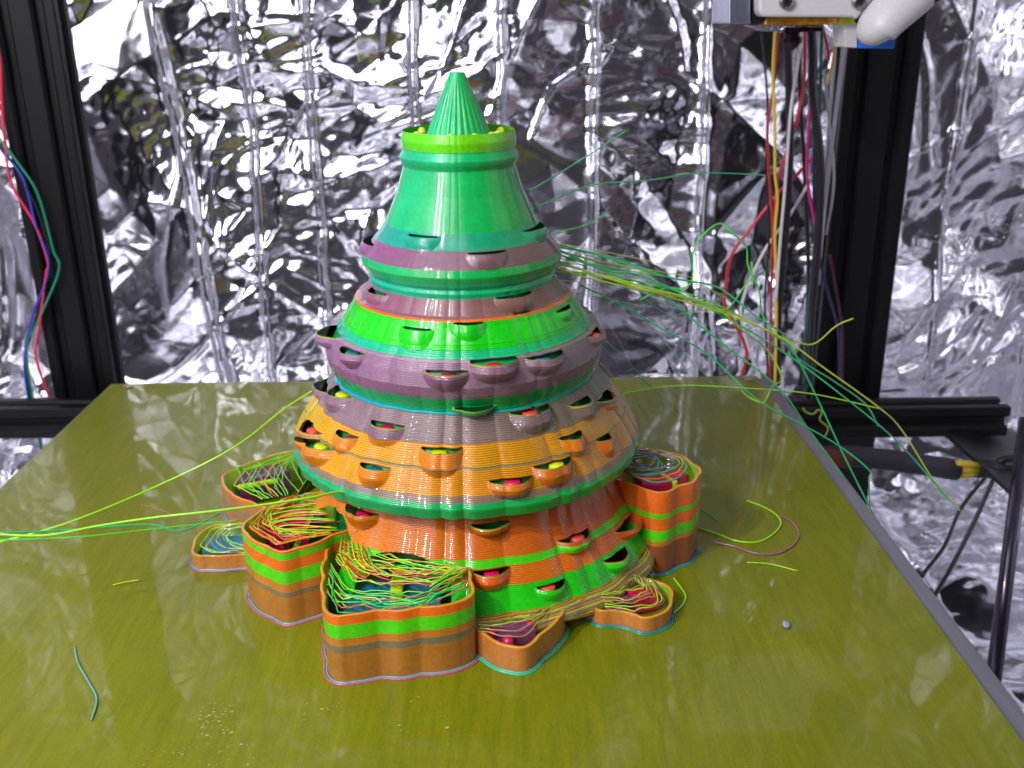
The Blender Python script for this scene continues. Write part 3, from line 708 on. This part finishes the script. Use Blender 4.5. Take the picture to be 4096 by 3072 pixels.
for q in range(18):
    x0, y0 = rnd.uniform(585, 690), rnd.uniform(300, 425); L = rnd.uniform(12, 70); a = rnd.choice([rnd.gauss(.75, .15), rnd.gauss(-.35, .3), rnd.gauss(1.1, .2)])
    x1, y1 = x0+L*math.cos(a), y0+L*math.sin(a)
    thread([(x0, y0), ((x0+x1)/2, (y0+y1)/2+rnd.gauss(0, 1.5)), (x1, y1)], .33+rnd.random()*.02, .33+rnd.random()*.02, rnd.choice([P_sea, P_seateal, P_green, P_lime]), .00011, n=3)
for q in range(16):
    x0, y0 = 556+rnd.random()*10, rnd.uniform(240, 292); L = rnd.uniform(40, 140); a = rnd.gauss(.28, .13)
    thread([(x0, y0), (x0+L*.5*math.cos(a), y0+L*.5*math.sin(a)-2), (x0+L*math.cos(a), y0+L*math.sin(a)+2)], .30, .33, rnd.choice([P_sea, P_lime, P_green, P_yel]), .00013, n=5)

# loose scraps lying on the plate
def scrap(px, mt, label, r=.00028, lift=.0004):
    P = [onz(x, y, lift) for x, y in px]
    s = MB(); c = P[0].copy(); c.z = 0
    s.tube([p - c for p in spline(P, 6)], r, 6); o = s.build('plastic_thread', mt, None, smooth=True); o.location = c
    tag(o, label, 'thread scrap')
scrap([(694,527),(717.5,534),(737,541),(757,542),(772,535),(781,524),(776,514.5),(762.6,506.6),(747,500.7)], P_lime, 'lime green plastic thread curled on the plate right of the tower', .0003)
scrap([(713.6,542),(733,546),(757,553.6),(776,553.6),(792,546),(799,534),(792,522),(780,515.5)], P_mauve, 'dull purple plastic thread curled on the plate outside the lime one', .0003)
scrap([(747,562.5),(770,564),(798,571)], P_lime, 'short straight lime thread on the plate below the purple curl', .0002)
scrap([(673.6,578),(682.7,590),(685.7,597.7),(681,606.7),(673.6,612.7)], P_lime, 'lime thread arcing round the low right lobe of the tower', .0003)
scrap([(74.6,647),(78,663),(88,681),(96.7,699),(91.5,719.6)], P_seateal, 'pale teal thread lying on the plate at lower left', .00026)
scrap([(113,585),(126,582),(139,580)], P_yel, 'short yellow green thread on the left of the plate', .0002)
scrap([(141,504.7),(157,509),(174,514.5)], P_brown, 'short dull brown thread under the long lime thread at left', .00016)
scrap([(678,497),(700,508),(718,521)], P_sea, 'thin sea green thread on the plate beside the tallest lobe', .00018)
scrap([(786,490),(800,489),(806,488)], P_brown, 'tiny brown fleck near the right edge of the plate', .00013)

# pale specks painted in place of glints reflected in the plate
def mark(px, label):
    P = [onz(x, y, .00012) for x, y in px]; c = sum(P, Vector())/len(P); s = MB()
    s.prism([(p.x-c.x, p.y-c.y) for p in P], 0, .00008); o = s.build('glint_mark', M_glint, None); o.location = (c.x, c.y, .00005); tag(o, label, 'painted glint')
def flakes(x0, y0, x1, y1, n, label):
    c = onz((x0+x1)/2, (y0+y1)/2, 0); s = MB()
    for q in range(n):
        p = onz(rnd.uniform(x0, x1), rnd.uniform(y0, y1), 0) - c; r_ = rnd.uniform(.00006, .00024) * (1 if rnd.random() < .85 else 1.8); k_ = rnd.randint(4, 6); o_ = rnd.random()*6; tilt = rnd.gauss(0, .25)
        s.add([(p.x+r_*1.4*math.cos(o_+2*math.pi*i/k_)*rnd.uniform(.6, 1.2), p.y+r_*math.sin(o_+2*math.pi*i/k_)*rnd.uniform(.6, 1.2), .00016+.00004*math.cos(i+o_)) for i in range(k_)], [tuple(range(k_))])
    o = s.build('glint_specks', M_glint, None); o.location = (c.x, c.y, 0); tag(o, label, 'glue residue', kind='stuff')
flakes(198, 703, 233, 739, 80, 'square patch of pale specks painted as glints at the front left of the plate')
flakes(140, 744, 256, 766, 40, 'strip of pale specks painted as glints at the lower left edge of the picture')
flakes(300, 702, 345, 722, 18, 'loose pale painted glint specks in front of the large front lobe')
flakes(395, 690, 450, 740, 12, 'sparse painted glint specks right of the front lobe near the bottom')
s = MB(); s.tube([(0, -.0016, .0008), (0, -.0010, .0012), (.0004, .0008, .0012), (.0006, .0016, .0008)], [.0004, .0011, .0009, .0003], 8, flat=.35)  # small raised pale blue fleck
o = s.build('pale_fleck', plain('pale_blue', (140, 150, 180)), None, smooth=True); c_ = onz(785, 627, 0); o.location = (c_.x, c_.y, 0); tag(o, 'pale blue fleck on the right front of the plate', 'plastic fleck')

# ------------------------------------------------------------------ printer frame
def vslot(W, H):     # slotted bar section, W wide, H deep, one slot per 20 mm on each side
    pts = []; g, dp, lip = .0031, .0055, .0018
    def side(n, L):
        out = []
        for i in range(n):
            c = -L/2 + (i+.5)*L/n
            out += [(c-g*1.4, 0), (c-g*.9, lip), (c-g*1.7, lip+.0008), (c-g*.8, dp), (c+g*.8, dp), (c+g*1.7, lip+.0008), (c+g*.9, lip), (c+g*1.4, 0)]
        return out
    nW, nH = max(1, round(W/.02)), max(1, round(H/.02))
    for (n, L, ang, off) in ((nW, W, 0, H/2), (nH, H, 90, W/2), (nW, W, 180, H/2), (nH, H, 270, W/2)):
        c, s_ = math.cos(R(ang)), math.sin(R(ang))
        ch = .0008
        for (u, v) in [(-L/2+ch, 0)] + side(n, L) + [(L/2-ch, 0)]:
            X, Y = u, -off+v; pts.append((X*c-Y*s_, X*s_+Y*c))
    return pts
def bar(name, label, W, H, a, b_, xdir, cat='frame bar'):
    a, b_ = Vector(a), Vector(b_); z = (b_-a).normalized(); x = Vector(xdir); x = (x - z*x.dot(z)).normalized(); y = z.cross(x)
    sec = vslot(W, H); n = len(sec); s = MB()
    s.add([x*p[0]+y*p[1] for p in sec] + [x*p[0]+y*p[1]+(b_-a) for p in sec],
          [(i, (i+1) % n, n+(i+1) % n, n+i) for i in range(n)] + [tuple(range(n))[::-1], tuple(range(n, 2*n))])
    o = s.build(name, M_ano, None); o.location = a; return tag(o, label, cat)
YP = .60
def postx(xl, xr, y): return (ony(xl, y, YP).x + ony(xr, y, YP).x)/2
xl_ = ony(123, 385, YP).x - .020; xr_ = ony(812, 385, YP).x + .020
zb = ony(0, 405, YP).z
def post(cb, ct, W, label):
    p, q_ = ony(cb[0], cb[1], YP+.011), ony(ct[0], ct[1], YP+.011); d = (q_-p).normalized()
    bar('frame_post', label, W, .02, p - d*((p.z-zb+.01)/d.z), p + d*((.54-p.z)/d.z), (1,0,0), 'frame post')
post((90, 385), (27, 10), .040, 'black slotted metal post on the left with coloured wires in front')
post((842, 390), (878, 60), .044, 'black slotted metal post on the right behind the print head')
zt = ony(40, 409, YP-.03).z
bar('cross_bar', 'black horizontal slotted bar passing behind the left edge of the plate', .02, .02, (XL+.03, YP-.02, zt-.010), (ony(125, 420, YP-.03).x, YP-.02, zt-.010), (0,0,1))
zt2 = ony(900, 397, YP-.01).z; x2 = ony(1010, 415, YP-.03).x
bar('cross_bar', 'black horizontal slotted bar with its cut end showing at the right of the plate', .02, .02, (ony(720, 400, YP).x, YP-.02, zt2-.010), (x2, YP-.02, zt2-.010), (0,0,1))
# foot under the right post, running down
s = MB(); p0 = ony(838, 428, YP); s.box((p0.x-.02, YP-.01, ZB+.01), (p0.x+.022, YP+.03, zt2-.022)); o = s.build('support_leg', M_black, None, bevel=.001); tag(o, 'dark upright leg under the right end of the cross bar', 'leg')

def cable(name, px, Y, rgb, r, label, group=None, Y1=None, parent=None, mt=None, cat='wire', flat=1):
    N_ = len(px); Y1 = Y if Y1 is None else Y1
    P = [ony(x, y, Y+(Y1-Y)*i/(N_-1)) for i, (x, y) in enumerate(px)]; c = P[0].copy()
    s = MB(); s.tube([p-c for p in spline(P, 8)], r, 8, flat=flat)
    o = s.build(name, mt or wire_mat('insulation_%d_%d_%d' % rgb, rgb), parent, smooth=True); o.location = c
    return tag(o, label, cat, group)
W_ = .00085
cable('wire', [(-6,30),(0,60),(2,105),(7.5,166),(15,191),(35,224.5),(48,262),(46,275),(39,328),(36,358),(51,403),(54,420)], .5945, (225,40,75), W_, 'pink red wire crossing the left black post')
cable('wire', [(-8,120),(0,148),(22.6,178),(36,226),(49,268),(33,315),(24.5,360),(29,403),(32,425)], .5945, (50,60,190), W_, 'blue wire beside the green one on the left post')
cable('wire', [(-8,125),(0,139),(16.6,161),(37.7,194),(53,249),(59,270),(41,315),(27,348),(33,403),(40,440),(44,463)], .5945, (0,130,95), W_, 'green wire winding across the left black post')
cable('wire', [(-8,128),(0,145),(18,172),(38,212),(50,262),(36,318),(26,356),(31,403),(34,425)], .5945, (15,12,18), W_*.9, 'black wire between the blue and green wires on the left post')

cable('wire', [(761,20),(761,31),(767.6,101),(766,163),(769,235),(765,300),(768,372)], .56, (20,15,20), .0006, 'thin black wire, leftmost of the bundle below the print head')
cable('wire', [(775,20),(775,32.5),(773,76),(775,127),(775,172),(777.5,199),(775,235),(776.6,298),(775,385)], .55, (215,185,20), .00085, 'yellow wire hanging below the print head')
cable('wire', [(779,20),(779,36),(773,90.5),(767.6,126.6),(768.5,163),(773,235),(771,298),(770,380)], .556, (175,30,45), .0008, 'dark red wire just left of the yellow wire')
cable('wire', [(802,20),(801,43),(791,108.5),(787.5,154),(784,199),(780,244),(776,300)], .548, (205,200,205), .0009, 'white wire hanging right of the yellow wire')
cable('wire', [(815,170),(807,186),(790,215),(766,248),(750,280),(745,293),(741,315),(749,348),(760.6,380)], .565, (215,212,215), .0009, 'white wire looping away to the left beside the red loop')
cable('hanging_cord', [(788,20),(788,50.6),(790,126.6),(789,181),(784,253),(779,310),(777,385)], .552, (18,14,22), .0021, 'black cord hanging straight below the nozzle', cat='cord')
cable('wire', [(805,20),(804.7,32.5),(804,81),(795,127),(780,172),(776,200),(772,260)], .553, (200,30,45), .0009, 'bright red wire leaning from the head down to the yellow wire')
cable('wire', [(820,140),(814.6,155.6),(805.6,165),(791,181),(776.6,195),(751,228),(731,257),(725,297),(727,309),(739,332),(747,354),(740,380)], .57, (195,25,40), .001, 'red wire making the wide loop left of the bundle')
cable('wire', [(810,20),(810,96),(807,172),(813,213.5),(818,240)], .56, (190,20,120), .0009, 'magenta wire beside the black cable bundle')
cable('wire', [(815,140),(813.7,163),(815,213),(822,270),(838,330),(839,380)], .562, (22,28,75), .0009, 'blue wire running down the right post beside the magenta one')
cable('wire', [(822,20),(820,100),(817,160),(814,250),(806,330),(804,385)], .566, (0,90,70), .0009, 'dark green wire behind the black cable bundle')
cable('wire', [(830,255),(836,290),(842,330),(842,385)], .575, (70,12,42), .0009, 'dim crimson wire on the face of the right post')
cable('cable', [(811,15),(812.8,60),(812.8,90.5),(820,163),(818,235),(812,310),(808,385)], .558, (20,16,24), .0026, 'thick black cable right of the magenta wire', cat='cable')
cable('cable', [(800,20),(800,90),(806,200),(808,300),(800,385)], .57, (18,15,20), .0012, 'thin black cable between the white and magenta wires', cat='cable')
cable('wire', [(824,70),(828,110),(834,180),(826,235)], .575, (175,170,175), .0008, 'pale grey wire left of the white edge strips')
cable('wire', [(834,10),(836,27),(833,60),(828,85)], .57, (210,175,30), .0008, 'short yellow wire beside the white edge strips')
cable('wire', [(822,27),(827,45),(829,60)], .568, (195,30,45), .0009, 'short red wire slanting beneath the amber film')
cable('ribbon_strip', [(836,25),(833,80),(824,180),(818,235)], .585, (195,190,200), .0012, 'left of the two pale strips along the right post', cat='strip')
cable('ribbon_strip', [(845,25),(842,60),(830,160),(822,232),(818,285)], .583, (185,180,190), .0013, 'right of the two pale strips along the right post', cat='strip')
cable('cable', [(841,25),(837,80),(827,180),(820,240),(814,310)], .586, (12,10,14), .0022, 'black cable between the two pale strips', cat='cable')

# sleeved cable and connector at right
sl = empty('sleeved_cable', ony(820, 456, .50)); tag(sl, 'thick dark sleeved cable with yellow wire ends right of the plate', 'cable')
def slp(px, Y, mt, r, name, flat=1):
    s = MB(); s.tube([ony(x, y, Y)-sl.location for x, y in px], r, 14, flat=flat); s.build(name, mt, sl, smooth=True)
slp([(800,450),(822,456),(850,456),(890,460),(925,465),(957,470)], .52, plain('charcoal_sleeve', (48,45,55), .6, 0, 0, 0, .2), .0062, 'sleeve')
slp([(800,452),(826,457),(850,459)], .518, plain('rust_cloth', (110,45,35), .7, 0, 0, 0, .2), .0056, 'sleeve_end')
slp([(955,464),(966,464),(978,466)], .518, plain('yellow_wire', (190,165,20), .4), .0022, 'wire_end'); slp([(955,470),(966,470),(978,470)], .518, plain('yellow_wire', (190,165,20), .4), .0022, 'wire_end')
slp([(955,475),(966,475),(978,473)], .518, plain('yellow_wire', (190,165,20), .4), .0020, 'wire_end')
slp([(976,468),(986,468),(1000,470)], .52, M_black, .006, 'connector'); slp([(990,466),(1005,459),(1040,457)], .52, M_black, .0022, 'lead'); slp([(990,470),(1010,468),(1040,480)], .52, M_black, .0022, 'lead')
# black board
s = MB(); q = [ony(945, 432, .56), ony(1012, 428, .60), ony(1060, 470, .55), ony(1024, 503, .47)]
s.add([p for p in q] + [p+Vector((0,0,-.003)) for p in q], [(3,2,1,0),(4,5,6,7)] + [(i,(i+1)%4,4+(i+1)%4,4+i) for i in range(4)])
o = s.build('black_board', M_black, None, bevel=.0005); tag(o, 'flat black board tilted under the cut bar end at right', 'board')
s = MB(); p0, p1 = ony(1026, 420, .45), ony(991, 700, .36); s.tube([Vector((0,0,0)), p1-p0], .0034, 16); o = s.build('steel_rod', plain('dark_rod', (70,64,78), .25, .8), None, smooth=True); o.location = p0; tag(o, 'dark metal rod standing at the right edge beyond the plate', 'rod')
cable('cord', [(985,478),(960,510),(945,545),(925,572),(912,592)], .46, (14,12,16), .0010, 'left of the two thin black cords slanting down to the plate edge', Y1=.42, cat='cord')
cable('cord', [(993,480),(975,520),(955,560),(938,590),(925,612)], .46, (14,12,16), .0012, 'right of the two thin black cords slanting down to the plate edge', Y1=.42, cat='cord')
# tangled scrap at the plate edge
cable('plastic_thread', [(803,408),(806,412),(813,414),(818,410),(822,412),(820,420),(828,428),(824,438)], .50, (150,170,40), .0005, 'crinkled olive thread caught on the frame beyond the plate', cat='thread scrap')

# ------------------------------------------------------------------ print head
YH = .455
hd = empty('print_head', ony(792, 51, YH)); tag(hd, 'white and silver print head with black nozzle hanging at upper right', 'print head')
HO = hd.location.copy()
def hp(x, y, Y=YH): return ony(x, y, Y) - HO
def hprism(poly, Y0, Y1, mt, name, bevel=.0006, smooth=False):
    a = [hp(x, y, Y0) for x, y in poly]; d = Vector((0, Y1-Y0, 0)); n = len(a); s = MB()
    s.add(a + [p+d for p in a], [tuple(range(n)), tuple(range(n, 2*n))[::-1]] + [(i, n+i, n+(i+1) % n, (i+1) % n) for i in range(n)])
    return s.build(name, mt, hd, bevel=bevel, smooth=smooth)
hprism([(729,-70),(750,-70),(750.5,24),(728.6,24)], YH, YH+.035, M_silver, 'side_plate')
hprism([(752,-70),(770,-70),(770,22),(752,24)], YH+.004, YH+.035, M_black, 'gap_filler')  # black filler in the gap between side plate and front plate
bodyp = [(759,-120)] + [(759+6.5*(1-math.cos(a)), 9+8*math.sin(a)) for a in [i*math.pi/16 for i in range(9)]] + [(790,17.2),(853,17.5),(857,20),(862,14),(880,-10),(905,-40),(905,-120)]
pl = hprism(bodyp, YH-.008, YH+.002, M_white, 'front_plate', .0012)
for sx, sy in ((785.5,1.5),(858,1.5)):
    s = MB(); c = hp(sx, sy, YH-.0085); s.tube([c, c+Vector((0,-.0022,0))], .0030, 20)
    s.tube([c+Vector((0,-.0022,0)), c+Vector((0,-.0030,0))], [.0030, .0021], 20); s.build('screw', M_steel, hd, smooth=False)
    s = MB(); s.tube([c+Vector((0,-.0031,0)), c+Vector((0,-.0026,0))], .0014, 6); s.build('screw_socket', M_black, hd)
# duct: a tapering hollow nose hanging right of the plate
dp_ = [hp(912,-14,YH-.010), hp(900,2,YH-.014), hp(886,14,YH-.018), hp(876,24,YH-.020), hp(871,33,YH-.020), hp(869,38,YH-.020), hp(868.5,40.5,YH-.020)]
def blunt(P, R0, R1):
    L = [0]
    for i in range(len(P)-1): L.append(L[-1]+(P[i+1]-P[i]).length)
    out = []
    for l in L:
        t = l/L[-1]; r = R0+(R1-R0)*t; d = L[-1]-l
        out.append(max(.0002, r*math.sqrt(max(0, 1-((R1-d)/R1)**2)) if d < R1 else r))
    return out
dp_ = spline([hp(912,-8,YH-.010), hp(898,6,YH-.014), hp(884,20,YH-.016), hp(874,33,YH-.016), hp(870.5,46,YH-.016)], 12)
s = MB(); s.tube(dp_, blunt(dp_, .0120, .0092), 28, flat=.8); s.build('duct', M_white, hd, smooth=True)
s = MB(); s.tube([hp(908,9,YH-.014), hp(935,-8,YH-.016), hp(975,-32,YH-.02)], .0042, 16); s.build('air_tube', M_black, hd, smooth=True)
s = MB(); s.tube([hp(903,12,YH-.014), hp(911,7,YH-.0145)], .0055, 20); s.build('tube_collar', M_white, hd, smooth=True)
hprism([(767,16),(838,16),(838,24.6),(802,25),(764,25)], YH+.002, YH+.016, M_kapton, 'amber_wrap')
hprism([(839,16.5),(854,16.5),(856,24),(840,24.6)], YH+.0025, YH+.012, M_yellow, 'yellow_pad')
hprism([(750,25),(765,24),(800,24),(826,25.5),(824,29),(800,28.5),(780,32),(764,31)], YH+.0035, YH+.016, M_crinkle, 'silver_tape', .001)
hprism([(784,27.5),(824,27),(822,31.5),(784,33)], YH+.003, YH+.015, M_nozzle, 'heater_block')
s = MB(); zc = [hp(793,32,YH+.006), hp(793,37.5,YH+.006), hp(793,38,YH+.006), hp(793,42,YH+.006), hp(792.3,50,YH+.006), hp(792.2,51,YH+.006)]
s.tube(zc, [.0030, .0030, .0042, .0042, .0009, .0003], 6); s.build('nozzle', M_nozzle, hd, smooth=False)
s = MB()
hprism([(844,23),(857.5,23),(857.5,48),(845,47.5)], YH+.003, YH+.02, M_white, 'fan_body')
hprism([(858,30),(897,30),(894.5,48.8),(858,48.5)], YH+.004, YH+.02, M_blue, 'blue_tape')

bpy.context.view_layer.update()
